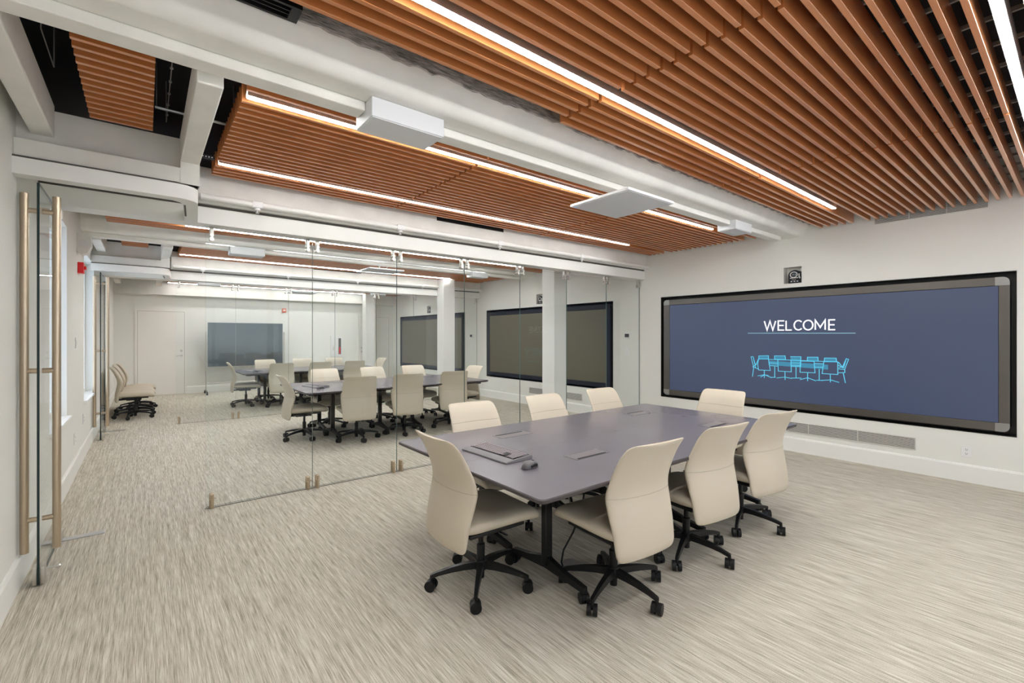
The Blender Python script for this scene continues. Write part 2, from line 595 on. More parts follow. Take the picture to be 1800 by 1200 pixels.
for r, o in enumerate(OFF):
    for i, (a, b) in enumerate(SEGN):
        ys = [y + o + (.10 if r else 0) for y in near_s if not (i == 0 and y > 2.0)]
        if r: ys = [y for y in ys if y > HDR[r - 1] + .26]
        slat_panel('%s section of the cherry wood slat ceiling before the plastered beam, %s' % (segw[i], ROOM[r]), a, b, ys, 'wood slat ceiling sections')
    ff = [y + o for y in far_s if y + o < 14.5]
    for i, (a, b) in enumerate(SEGF):
        slat_panel('%s section of the cherry wood slat ceiling beyond the plastered beam, %s' % (segw[i], ROOM[r]), a, b, ff, 'wood slat ceiling sections')
    sl = [2.77 + PT * k + o for k in range(14)]
    sl = [y for y in sl if y < 14.5]
    slat_panel('small cherry wood slat panel between two white cross beams, %s' % ROOM[r], -.265, .04, sl, 'wood slat ceiling sections')
    if r == 0:
        linear_light('glowing linear ceiling light cut by the top right corner of the photo', .30, 5.65, .308 + PT * NL[0])
        linear_light('long bright linear ceiling light between slats above the front table', .30, 5.65, .308 + PT * 17)
        linear_light('linear ceiling light passing behind the white projector box and square tile', .445, 5.55, far_y[2])
        linear_light('linear ceiling light nearest the first glass partition, along the slats', .445, 5.55, far_y[18], soft=M['led_soft'])
    else:
        if r == 1: linear_light('linear ceiling light just behind the first glass header', -.0 + .38, 5.65, .308 + PT * 17 + o + .10, soft=M['led_strong'])
        else: linear_light('linear ceiling light just behind the second glass header', .38, 5.65, .308 + PT * 17 + o + .10, soft=M['led_strong'])
        linear_light('linear ceiling light hidden behind the beam, %s' % ROOM[r], .445, 5.55, far_y[2] + o, soft=M['led_strong'])
        linear_light('linear ceiling light seen through glass nearest the second partition' if r == 1 else 'linear ceiling light nearest the far wall', .445, 5.55, far_y[18] + o, soft=M['led_soft'] if r == 1 else M['led_faint'])
    # black linear diffuser on the near face of the beam
    m = MB()
    y0, y1 = 2.105 + BOFF[r], 2.215 + BOFF[r]
    m.box(-.35, .53, y0, y1, 2.925, 2.94)
    m.box(-.35, .53, y0, y0 + .014, 2.90, 2.925).box(-.35, .53, y1 - .014, y1, 2.90, 2.925).box(.49, .53, y0 + .014, y1 - .014, 2.90, 2.925).box(-.35, -.31, y0 + .014, y1 - .014, 2.90, 2.925)
    for q in (.039, .066):
        m.box(-.31, .49, y0 + q, y0 + q + .006, 2.902, 2.925)
    d = m.build('slot_diffuser', M['blackm'])
    tag(d, 'black slotted air diffuser beside the plastered beam, %s' % ROOM[r], 'air vent', 'black slot diffusers')
    d2 = None
    if r < 2:
        y = HDR[r] - .14
        m = MB(); m.box(2.61, 3.57, y - .006, y - .0005, 2.826, 2.834).box(2.61, 3.57, y - .006, y - .0005, 2.860, 2.868).box(2.61, 2.62, y - .006, y - .0005, 2.834, 2.86).box(3.56, 3.57, y - .006, y - .0005, 2.834, 2.86).box(2.62, 3.56, y - .003, y - .0005, 2.834, 2.86)
        tag(m.build('slot_diffuser', M['blackm']), 'narrow black slot diffuser in the beam over the glass, %s' % ROOM[r], 'air vent', 'black slot diffusers')
        # sprinkler pipe with heads
        pp = empty('sprinkler_pipe', (0, y - .045, 2.665))
        tag(pp, 'white sprinkler pipe running along the beam over the glass, %s' % ROOM[r], 'pipe')
        MB().tube([(.36, 0, 0), (WR - .002, 0, 0)], .028, 14).build('pipe', M['smooth'], pp, smooth=40)
        hd = None
        for x in (.78, 2.14, 3.48, 4.98):
            if hd is None:
                q = MB(); q.box(-.045, .045, -.033, .033, -.03, .03, bev=.012)
                q.lathe([(.0, -.05), (.026, -.05), (.026, -.03), (.0, -.03)], 14, (0, 0, 0))
                q.tube([(0, 0, -.05), (0, 0, -.068)], .007, 8).lathe([(.0, -.072), (.016, -.072), (.016, -.069), (0, -.069)], 12)
                hd = q.build('sprinkler_head', M['white'], pp, smooth=40, loc=(x, 0, 0))
            else:
                c = link_copy(hd, pp); c.location.x = x

# white boxes and tile hung below the beam
def hung_box(x0, x1, y0, y1, z0, label, o, name='projector_box', cat='projector'):
    root = empty(name, ((x0 + x1) / 2, (y0 + y1) / 2 + o, z0))
    tag(root, label, cat)
    hx, hy, hz = (x1 - x0) / 2, (y1 - y0) / 2, 2.784 - z0
    MB().box(-hx, hx, -hy, hy, 0.004, hz, bev=.004).build('casing', M['greybox'], root)
    MB().box(-hx + .008, hx - .008, -hy + .008, hy - .008, 0, .0045).build('bottom_cover', M['greybox'], root)
def tile(o, label):
    root = empty('ceiling_microphone_tile', (3.20, 2.50 + o, 2.62))
    tag(root, label, 'ceiling panel')
    MB().box(-.31, .31, -.31, .31, .004, .026, bev=.004).build('frame', M['white'], root)
    MB().box(-.297, .297, -.297, .297, 0, .0045).build('face', M['greybox'], root)
    m = MB(); m.box(-.09, .09, -.07, .0, .026, .045, bev=.004)
    m.tube([(-.02, -.02, .045), (-.02, -.02, .11)], .012, 8).tube([(.03, -.04, .045), (.10, -.03, .07), (.14, -.02, .11)], .006, 8)
    m.box(-.07, .09, -.06, .04, .105, .111)
    m.build('bracket', M['white'], root)
    MB().box(-.285, -.262, .270, .276, -.0015, .001).build('status_light', mat('status_blue', (.1, .4, .7), .4, emit=(.1, .5, .9), es=.6), root)
for r in (0, 1, 2):
    o = BOFF[r]
    hung_box(.945, 1.385, 2.38, 2.618, 2.675, ['large white box hung under the beam nearest the camera', 'white box under the beam of the middle room, above the door end', 'white box under the beam of the far room, above the door end'][r], o)
    hung_box(5.06, 5.44, 2.405, 2.616, 2.682, ['small white box under the beam near the lit screen wall', 'white box under the beam of the middle room, at its screen end', 'white box under the beam of the far room, at its screen end'][r], o)
    tile(o, ['large square white tile hung under the beam of the front room', 'square white tile hung under the beam, seen through the first glass', 'square white tile hung low in the far room'][r])
# thin conduit and hanger wires in the dark plenum of the left bay
m = MB(); m.tube([(.052, 3.93, 3.05), (.53, 3.93, 3.05)], .011, 8).tube([(.06, 3.93, 3.05), (.06, 3.93, TOP)], .004, 6).tube([(.51, 3.93, 3.05), (.51, 3.93, TOP)], .004, 6)
tag(m.build('conduit', M['alu'], smooth=40), 'pale metal conduit crossing the dark ceiling opening above the door bay', 'conduit')
m = MB(); m.tube([(-.41, 3.29, TOP), (-.41, 3.29, 3.05), (-.41, 3.715, 3.05), (-.41, 3.72, TOP)], .003, 6)
tag(m.build('hanger_wire', M['alu']), 'thin pale wire in the dark ceiling opening nearest the left wall', 'wire')
m = MB(); m.tube([(.12, 3.24, TOP), (.12, 3.24, 3.05), (.12, 4.16, 3.05), (.12, 4.17, TOP)], .003, 6)
for k in range(5): m.box(.112, .128, 3.3 + .18 * k, 3.31 + .18 * k, 3.045, 3.055)
tag(m.build('hanger_wire', M['alu']), 'thin wire with clips in the dark opening right of the small slat panel', 'wire')
m = MB(); m.box(.335, .425, 4.26, 4.285, 2.88, 2.91)
for k in range(4): m.box(.345 + .02 * k, .352 + .02 * k, 4.2595, 4.2605, 2.89, 2.897, mi=1)
tag(m.build('ceiling_bracket', [M['dark'], M['white']]), 'small black perforated bracket at the left end of the far slats', 'bracket')
# ------------------------------------------------------------------ glass partitions
XE = [.41, 1.295, 2.185, 3.072, 3.96, 4.85, 5.745, 6.612]
ordn = ['first', 'second', 'third', 'fourth', 'fifth', 'sixth', 'last']
hanger_me = fitting_me = None
def top_hanger(parent, x, z):
    global hanger_me
    if hanger_me is None:
        m = MB()
        m.box(-.016, .016, -.019, .019, -.062, 0, bev=.004)
        m.tube([(0, -.03, -.072), (0, .03, -.072)], .015, 14)
        m.tube([(0, -.03, -.108), (0, .03, -.108)], .017, 14)
        m.box(-.011, .011, -.022, -.013, -.11, -.06).box(-.011, .011, .013, .022, -.11, -.06)
        hanger_me = m.build('hanger', M['nickel'], parent, smooth=40, loc=(x, 0, z))
    else:
        c = link_copy(hanger_me, parent); c.location = (x, 0, z)
def floor_bolt(parent, x):
    global fitting_me
    if fitting_me is None:
        m = MB()
        m.box(-.017, .017, -.022, -.009, .004, .125, bev=.004).box(-.017, .017, .009, .022, .004, .125, bev=.004)
        m.box(-.017, .017, -.010, .010, .0, .013)
        m.tube([(0, -.030, 0.0), (0, -.030, .075)], .013, 14)
        m.tube([(0, -.030, .075), (0, -.030, .081)], .018, 14)
        m.tube([(0, -.030, .081), (0, -.030, .12)], .010, 12)
        m.tube([(0, -.03, .088), (.03, -.036, .088)], .004, 8)
        fitting_me = m.build('floor_bolt', M['brass'], parent, smooth=40, loc=(x, 0, 0))
    else:
        c = link_copy(fitting_me, parent); c.location = (x, 0, 0)
for r in (0, 1):
    for i in range(7):
        a, b = XE[i], XE[i + 1]
        root = empty('glass_panel', ((a + b) / 2, HDR[r], 0))
        tag(root, 'clear glass panel, %s from the door end of the %s partition' % (ordn[i], ['nearer', 'farther'][r]), 'glass panel', 'frameless glass partition panels')
        hw = (b - a) / 2
        MB().box(-hw + .0015, hw - .0015, -.006, .006, .012, 2.42, edge_mi=1).build('glass_pane', [M['glass'], M['glass_edge']], root)
        for sx in (-1, 1):
            top_hanger(root, sx * (hw - .045), 2.456)
            floor_bolt(root, sx * (hw - .045))
    # glass door standing open against the left wall
    h = HDR[r]
    root = empty('glass_door', (-.50, h - .02, 0))
    tag(root, ['open frameless glass door with long pull handles beside the left wall', 'distant open glass door with long pull handles beyond the first partition'][r], 'door', 'open frameless glass doors')
    MB().box(-.006, .006, -.85, 0, .012, 2.42, edge_mi=1, thin='x').build('glass_pane', [M['glass'], M['glass_dark']], root)
    hy = -.765
    for sx in (-1, 1):
        m = MB()
        X_ = sx * .070
        m.tube([(X_, hy, .19), (X_, hy, 2.365)], .0205, 20)
        for z in (.385, 1.29, 2.265):
            m.tube([(sx * .0065, hy, z), (X_ - sx * .012, hy, z)], .0155, 14)
        m.build('pull_handle', M['brass'], root, smooth=40)
    m = MB(); m.box(-.026, -.0065, -.845, -.765, .01, .115, bev=.003).box(.0065, .026, -.845, -.765, .01, .115, bev=.003)
    m.tube([(.026, -.80, .085), (.075, -.80, .085)], .006, 8).lathe([(0, .07), (.012, .07), (.015, .082), (.010, .093), (0, .093)], 12, (0, -.80, .085), axis='x')
    m.build('patch_lock', M['nickel'], root, smooth=40)
    m = MB(); m.box(-.024, .024, -.14, .0, .003, .07, bev=.003).box(-.024, .024, -.14, 0, 2.36, 2.43, bev=.003)
    m.build('pivot_fitting', M['nickel'], root)
    m = MB(); m.box(-.575, -.24, h - .115, h - .045, 0, .005, bev=.0015)
    tag(m.build('floor_closer_plate', M['alu']), ['metal floor closer plate at the foot of the open glass door', 'metal floor closer plate at the second doorway'][r], 'floor plate')
    m = MB()
    m.box(.405, 6.61, h - .008, h + .008, 0, .0015)
    trim(m, M['gasket'])

# ------------------------------------------------------------------ screens in the right wall
CY = [[(2.923, 1.218), (2.895, 1.219), (2.868, 1.115), (2.847, 1.129), (2.824, 1.189)], [(2.923, 1.218), (2.887, 1.075), (2.828, 1.052)], [(2.887, 1.075), (2.904, 0.942)], [(2.904, 1.074), (2.847, 1.116)], [(2.895, 1.219), (2.859, 1.063)], [(2.819, 1.232), (2.694, 1.239), (2.694, 1.196), (2.819, 1.191), (2.819, 1.232)], [(2.822, 1.189), (2.694, 1.194), (2.671, 1.041), (2.822, 1.039), (2.834, 1.117), (2.822, 1.189)], [(2.747, 1.037), (2.747, 0.934)], [(2.834, 0.957), (2.747, 0.979), (2.651, 0.944)], [(2.797, 0.943), (2.747, 0.976), (2.693, 0.972)], [(2.694, 1.19), (2.043, 1.189)], [(2.682, 1.143), (2.579, 1.141)], [(2.675, 1.105), (2.579, 1.103)], [(2.615, 1.095), (2.615, 0.952)], [(2.675, 0.948), (2.603, 0.953)], [(2.617, 1.239), (2.487, 1.243), (2.482, 1.193), (2.615, 1.193), (2.617, 1.239)], [(2.577, 1.188), (2.418, 1.191), (2.413, 1.038), (2.57, 1.038), (2.577, 1.188)], [(2.489, 1.033), (2.487, 0.927)], [(2.591, 0.945), (2.489, 0.964), (2.407, 0.951)], [(2.424, 1.235), (2.301, 1.239), (2.303, 1.115), (2.413, 1.109)], [(2.418, 1.191), (2.301, 1.191)], [(2.414, 1.155), (2.307, 1.154)], [(2.414, 1.124), (2.305, 1.127)], [(2.357, 1.105), (2.357, 0.961)], [(2.413, 0.957), (2.296, 0.965)], [(2.226, 1.236), (2.11, 1.24), (2.107, 1.189), (2.226, 1.189), (2.226, 1.236)], [(2.305, 1.183), (2.152, 1.185), (2.141, 1.042), (2.311, 1.039), (2.305, 1.183)], [(2.224, 1.035), (2.224, 0.931)], [(2.311, 0.944), (2.224, 0.974), (2.131, 0.941)], [(2.147, 1.159), (2.053, 1.159)], [(2.147, 1.113), (2.053, 1.116)], [(2.095, 1.092), (2.095, 0.956)], [(2.126, 0.95), (2.053, 0.951)], [(2.037, 1.232), (1.915, 1.234), (1.911, 1.193), (2.041, 1.189), (2.037, 1.232)], [(2.045, 1.186), (1.898, 1.19), (1.898, 1.036), (2.064, 1.037), (2.045, 1.186)], [(1.977, 1.029), (1.975, 0.936)], [(2.079, 0.951), (1.975, 0.965), (1.884, 0.941)], [(1.911, 1.189), (1.889, 1.184), (1.854, 1.134), (1.889, 1.115)], [(1.895, 1.057), (1.826, 1.064), (1.827, 1.101), (1.889, 1.104)], [(1.854, 1.117), (1.811, 1.233), (1.789, 1.225), (1.83, 1.096)], [(1.811, 1.233), (1.84, 1.118)], [(1.843, 1.061), (1.82, 0.939)], [(1.893, 1.15), (1.84, 1.118)]]
WT = [[(2.747, 1.707), (2.711, 1.584), (2.675, 1.706), (2.639, 1.584), (2.603, 1.706)], [(2.498, 1.705), (2.571, 1.706), (2.571, 1.584), (2.498, 1.583)], [(2.571, 1.645), (2.505, 1.644)], [(2.475, 1.705), (2.475, 1.583), (2.407, 1.583)], [(2.293, 1.684), (2.304, 1.696), (2.318, 1.703), (2.332, 1.704), (2.347, 1.701), (2.36, 1.692), (2.37, 1.678), (2.377, 1.662), (2.379, 1.644), (2.377, 1.626), (2.37, 1.609), (2.36, 1.596), (2.347, 1.587), (2.332, 1.583), (2.318, 1.585), (2.304, 1.591), (2.293, 1.603)], [(2.166, 1.643), (2.167, 1.657), (2.171, 1.669), (2.177, 1.681), (2.185, 1.691), (2.195, 1.698), (2.206, 1.702), (2.218, 1.704), (2.23, 1.702), (2.241, 1.698), (2.251, 1.691), (2.26, 1.681), (2.266, 1.67), (2.27, 1.657), (2.271, 1.644), (2.27, 1.63), (2.266, 1.617), (2.26, 1.606), (2.251, 1.596), (2.241, 1.589), (2.23, 1.584), (2.218, 1.583), (2.206, 1.584), (2.195, 1.589), (2.185, 1.596), (2.177, 1.605), (2.171, 1.617), (2.167, 1.63), (2.166, 1.643)], [(2.138, 1.583), (2.138, 1.704), (2.084, 1.613), (2.031, 1.703), (2.031, 1.582)], [(1.925, 1.703), (1.991, 1.703), (1.991, 1.582), (1.925, 1.582)], [(1.991, 1.643), (1.931, 1.642)]]
UL = [(2.965, 1.544), (1.72, 1.538)]
def rrect(y0, y1, z0, z1, r, n=6):
    pts = []
    for cy, cz, a0 in ((y1 - r, z1 - r, 0), (y0 + r, z1 - r, 90), (y0 + r, z0 + r, 180), (y1 - r, z0 + r, 270)):
        for k in range(n + 1):
            a = R(a0 + 90 * k / n)
            pts.append((cy + r * math.cos(a), cz + r * math.sin(a)))
    return pts
def wall_screen(r):
    o = P1 * r
    m = MB()
    y0, y1, z0, z1 = SCR
    y0 += o; y1 += o
    D = .14
    m.box(WR + D - .01, WR + D, y0, y1, z0, z1)
    m.box(WR - .004, WR + D, y0, y0 + .006, z0, z1).box(WR - .004, WR + D, y1 - .006, y1, z0, z1).box(WR - .004, WR + D, y0, y1, z0, z0 + .006).box(WR - .004, WR + D, y0, y1, z1 - .006, z1)
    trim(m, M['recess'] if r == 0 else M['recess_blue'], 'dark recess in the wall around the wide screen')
    root = empty('wall_screen', (WR, (y0 + y1) / 2, z0))
    tag(root, ['huge lit blue screen reading WELCOME recessed in the right wall', 'wide unlit screen in the right wall of the middle room, behind the white column', 'wide unlit screen in the right wall of the far room'][r], 'screen', 'recessed wide wall screens' if r else None)
    oy, oz = (y0 + y1) / 2, z0
    fx = WR - .035 - WR      # front face of the bezel, relative
    Y0, Y1, Z0, Z1 = .474 + o - oy, 4.30 + o - oy, .562 - oz, 2.085 - oz
    I0, I1, J0, J1 = .553 + o - oy, 4.19 + o - oy, .648 - oz, 1.997 - oz
    m = MB()
    m.prism(rrect(Y0, Y1, Z0, Z1, .05), fx + .02, .11, 'x')
    m.build('casing', M['black'], root, smooth=40)
    m = MB()
    b = .004
    m.box(fx, fx + .02, Y0 + .05, Y1 - .05, J1 + b, Z1, bev=.003).box(fx, fx + .02, Y0 + .05, Y1 - .05, Z0, J0 - b, bev=.003)
    m.box(fx, fx + .02, Y0, I0 - b, Z0 + .085, Z1 - .085, bev=.003).box(fx, fx + .02, I1 + b, Y1, Z0 + .085, Z1 - .085, bev=.003)
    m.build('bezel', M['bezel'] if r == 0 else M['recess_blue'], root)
    for cy, sy in ((Y0, 1), (Y1, -1)):
        for cz, sz in ((Z0, 1), (Z1, -1)):
            m = MB()
            iy = I0 - b if sy > 0 else I1 + b
            rr = .05
            arc = [(cy + sy * rr - sy * rr * math.cos(R(a)), cz + sz * rr - sz * rr * math.sin(R(a))) for a in range(0, 91, 15)]
            jz = J0 - b if sz > 0 else J1 + b
            poly = arc + [(cy + sy * .10, cz), (cy + sy * .10, jz), (iy, jz), (iy, cz + sz * .085), (cy, cz + sz * .085)]
            m.prism(poly, fx - .001, fx + .019, 'x')
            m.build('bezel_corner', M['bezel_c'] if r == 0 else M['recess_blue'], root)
    MB().box(fx + .004, fx + .02, I0, I1, J0, J1).build('display', M['screen_on'] if r == 0 else M['screen_off'], root)
    if r == 0:
        q = fx + .0005
        def rel(L): return [(y - oy, z - oz) for y, z in L]
        m = MB()
        for L in WT: m.ribbon(rel(L), .0165, q, fx + .006)
        m.build('welcome_lettering', M['letter'], root)
        MB().ribbon(rel(UL), .008, q, fx + .006).build('underline', M['pale_line'], root)
        m = MB()
        for L in CY: m.ribbon(rel(L), .0075, q, fx + .006)
        m.build('meeting_table_drawing', M['cyan'], root)
        m = MB()
        for k in (5, 15, 19, 25, 33):
            L = rel(CY[k])
            m.prism(L[:4], fx + .002, fx + .006, 'x')
        m.prism(rel([(2.694, 1.172), (2.0, 1.15), (2.0, 1.09), (2.694, 1.115)]), fx + .003, fx + .006, 'x')
        m.build('drawing_fill', M['cyan_fill'], root)
for r in range(3): wall_screen(r)

def wall_bits(r):
    o = P1 * r
    nm = ['the lit screen', 'the middle room screen', 'the far room screen'][r]
    # camera niche
    m = MB()
    a, b, c, d = NICHE[0] + o, NICHE[1] + o, NICHE[2], NICHE[3]
    m.box(WR + .11, WR + .12, a, b, c, d)
    m.box(WR - .002, WR + .12, a, a + .004, c, d).box(WR - .002, WR + .12, b - .004, b, c, d).box(WR - .002, WR + .12, a, b, c, c + .004).box(WR - .002, WR + .12, a, b, d - .004, d)
    trim(m, M['wall'], 'small square niche above the screen')
    root = empty('conference_camera', (WR + .03, a + .083, c + .005))
    tag(root, 'black conference camera in the wall niche above %s' % nm, 'camera', 'conference cameras in wall niches')
    m = MB()
    prof = [(-.075, 0), (-.075, .10)] + [(-.075 * math.cos(R(t)), .10 + .068 * math.sin(R(t))) for t in range(10, 171, 10)] + [(.075, .10), (.075, 0)]
    m.prism(prof, -.04, .06, 'x')
    m.build('housing', M['dark'], root, smooth=30)
    m = MB()
    m.tube([(-.043, .008 + .042 * math.cos(R(t)), .108 + .036 * math.sin(R(t))) for t in range(0, 360, 15)], .0045, 8, closed=True)
    m.box(-.0445, -.039, -.045, .052, .062, .070).box(-.0445, -.039, -.058, -.050, .07, .118).box(-.0445, -.039, -.066, -.058, .055, .075)
    m.build('lens_ring', M['white'], root, smooth=40)
    m = MB(); m.lathe([(0, -.052), (.022, -.05), (.031, -.043), (.031, -.036), (0, -.036)], 20, (0, .008, .108), axis='x')
    m.build('lens', M['board'], root, smooth=40)
    m = MB()
    for y in (-.035, .0, .036): m.box(-.0445, -.039, y - .009, y + .009, .016, .026)
    for y in (-.01, .008, .026): m.box(-.0445, -.039, y - .006, y + .006, .040, .044)
    m.build('marking', M['white'], root)
    # low return air grille
    def grille(y0, y1, z0, z1, n, label):
        g = empty('air_grille', (WR, (y0 + y1) / 2, z0))
        tag(g, label, 'air vent', 'wall air grilles')
        w_, h_ = (y1 - y0) / 2, z1 - z0
        MB().box(-.002, -.0005, -w_, w_, 0, h_).build('backing', M['dark'], g)
        m = MB()
        for k in range(n):
            z = h_ * (k + .5) / n
            m.prism([(-.011, z - h_ * .19 / n), (-.002, z + h_ * .05 / n), (-.002, z + h_ * .28 / n), (-.011, z + h_ * .14 / n)], -w_ + .006, w_ - .006, 'y') if False else m.box(-.009, -.002, -w_ + .006, w_ - .006, z - h_ * .24 / n, z + h_ * .24 / n)
        m.build('louver', M['louver'], g)
        m = MB(); m.box(-.011, -.0005, -w_, w_, 0, .005).box(-.011, -.0005, -w_, w_, h_ - .005, h_).box(-.011, -.0005, -w_, -w_ + .006, 0.005, h_ - .005).box(-.011, -.0005, w_ - .006, w_, 0.005, h_ - .005)
        for f in (-.33, .33): m.box(-.010, -.002, w_ * f - .003, w_ * f + .003, .005, h_ - .005)
        m.build('frame', M['louver'], g)
    grille(1.18 + o, 2.75 + o, .252, .385, 10, 'long white air grille low on the wall under %s' % nm)
    grille(.62 + o, 1.546 + o, 2.795, 2.93, 12, 'white air grille high on the wall above %s' % nm)
    # thermostat and switch
    if r:
        y = 5.04 + P1 * (r - 1)
        root = empty('thermostat', (WR, y, 1.46))
        tag(root, 'white thermostat with dark display, %s on the right wall' % ['', 'just past the nearer glass', 'just past the farther glass'][r], 'thermostat')
        MB().box(-.022, -.001, -.065, .065, 0, .10, bev=.005).build('case', M['white'], root)
        MB().box(-.0235, -.021, -.045, .045, .025, .085).build('display', M['recess_blue'], root)
        switch(y, 1.19, 'white light switch plate under the thermostat %s' % ['', 'just past the nearer glass', 'just past the farther glass'][r])
def switch(y, z, label, x=WR, s=-1, name='light_switch', cat='light switch'):
    root = empty(name, (x, y, z))
    tag(root, label, cat)
    MB().box(s * .001, s * .007, -.04, .04, 0, .118, bev=.002).build('plate', M['white'], root)
    if cat == 'light switch':
        MB().box(s * .006, s * .011, -.016, .016, .028, .09, bev=.002).build('rocker', M['white'], root)
    else:
        for z_ in (.038, .08):
            m = MB(); m.box(s * .006, s * .009, -.017, .017, z_ - .015, z_ + .015, bev=.002); m.box(s * .0085, s * .0094, -.008, -.005, z_ - .004, z_ + .008, mi=1).box(s * .0085, s * .0094, .005, .008, z_ - .004, z_ + .008, mi=1).box(s * .0085, s * .0094, -.003, .003, z_ - .012, z_ - .007, mi=1)
            m.build('socket', [M['white'], M['gasket']], root)
for r in range(3): wall_bits(r)
switch(.78, .255, 'white wall outlet low on the right wall beneath the lit screen', name='wall_outlet', cat='outlet')
switch(6.95, 1.37, 'white switch plate on the left wall between two windows', x=WL, s=1)
switch(6.85, .33, 'white outlet low on the left wall between two windows, nearer one', x=WL, s=1, name='wall_outlet', cat='outlet')
switch(7.75, .42, 'white outlet on the left wall just under the far window', x=WL, s=1, name='wall_outlet', cat='outlet')

# fire strobe and rounded fixture on the left wall
root = empty('fire_strobe', (WL, 7.20, 2.22)); tag(root, 'bright red fire alarm strobe on the left wall', 'fire alarm')
MB().box(.001, .052, -.06, .06, 0, .125, bev=.006).build('body', M['red'], root)
MB().box(.05, .072, -.02, .02, .045, .085, bev=.006).build('lens', M['red'], root)
root = empty('wall_fixture', (WL, 7.12, 2.47)); tag(root, 'rounded white fixture high on the left wall above the red strobe', 'wall fixture')
m = MB(); m.prism([(0.001, .0), (.035, -.05), (.09, -.03), (.125, .05), (.12, .16), (.05, .19), (0.001, .19)], -.075, .075, 'y')
m.build('body', M['smooth'], root, smooth=60)
m = MB(); m.tube([(.06, -.0765, .07), (.06, -.085, .07)], .045, 18).build('cap', M['white'], root, smooth=40)
root = empty('fire_strobe', (3.20, YB, 2.20)); tag(root, 'small orange fire strobe high on the far wall', 'fire alarm')
MB().box(-.055, .055, -.04, -.001, 0, .12, bev=.005).build('body', mat('strobe_orange', (.65, .12, .05), .4), root)
MB().box(-.035, .035, -.055, -.038, .05, .085, bev=.004).build('lens', M['white'], root)
root = empty('extinguisher_cabinet', (4.72, YB, .86)); tag(root, 'white fire extinguisher cabinet with a narrow window on the far wall', 'cabinet')
MB().box(-.19, .19, -.05, -.001, 0, .66, bev=.004).build('box', M['white'], root)
MB().box(.045, .125, -.0535, -.05, .08, .58).build('window', M['gasket'], root)
MB().box(-.12, -.09, -.065, -.05, .2, .32, bev=.003).build('latch', M['nickel'], root)
m = MB(); m.box(.065, .105, -.0545, -.0535, .10, .30)
m.build('red_cylinder', M['red'], root)

# rolling glass board by the far wall
root = empty('rolling_board', (2.16, 14.25, 0)); tag(root, 'big dark reflective board on a wheeled frame by the far wall', 'board')
MB().box(-.89, .89, -.012, .012, .71, 1.86, bev=.004).build('panel', M['board'], root)
for sx in (-1, 1):
    m = MB(); m.tube([(sx * .925, 0, .07), (sx * .925, 0, 1.62)], .014, 10); m.tube([(sx * .89, 0, 1.3), (sx * .925, 0, 1.3)], .01, 8)
    m.build('upright', M['nickel'], root, smooth=40)
    m = MB(); m.tube([(sx * .925, -.28, .075), (sx * .925, 0, .095), (sx * .925, .28, .075)], .016, 10)
    ft = m.build('foot', M['blackm'], root, smooth=40)
    for sy in (-1, 1):
        MB().tube([(sx * .925 - .018, sy * .28, .033), (sx * .925 + .018, sy * .28, .033)], .033, 14).build('caster', M['black'], ft, smooth=40)
m = MB(); m.tube([(-.925, 0, .28), (.925, 0, .28)], .014, 10).build('crossbar', M['nickel'], root, smooth=40)
# ------------------------------------------------------------------ conference chairs
def oval(cx, cy, cz, hw, th, wrap, hw0, n=36, p=3.2, tilt=0.0):
    pts = []
    for k in range(n):
        a = 2 * math.pi * k / n
        c, s_ = math.cos(a), math.sin(a)
        x = hw * math.copysign(abs(c) ** (2 / p), c)
        y = th * math.copysign(abs(s_) ** (2 / 2.4), s_)
        pts.append((cx + x, cy + y + wrap * (x / hw0) ** 2, cz + tilt * y))
    return pts
def cr(P, t):
    """catmull-rom through rows of numbers, t in 0..len-1"""
    i = min(int(t), len(P) - 2)
    f = t - i
    p0, p1, p2, p3 = P[max(i - 1, 0)], P[i], P[i + 1], P[min(i + 2, len(P) - 1)]
    return [0.5 * (2 * b + (c - a) * f + (2 * a - 5 * b + 4 * c - d) * f * f + (3 * b - a - 3 * c + d) * f ** 3) for a, b, c, d in zip(p0, p1, p2, p3)]
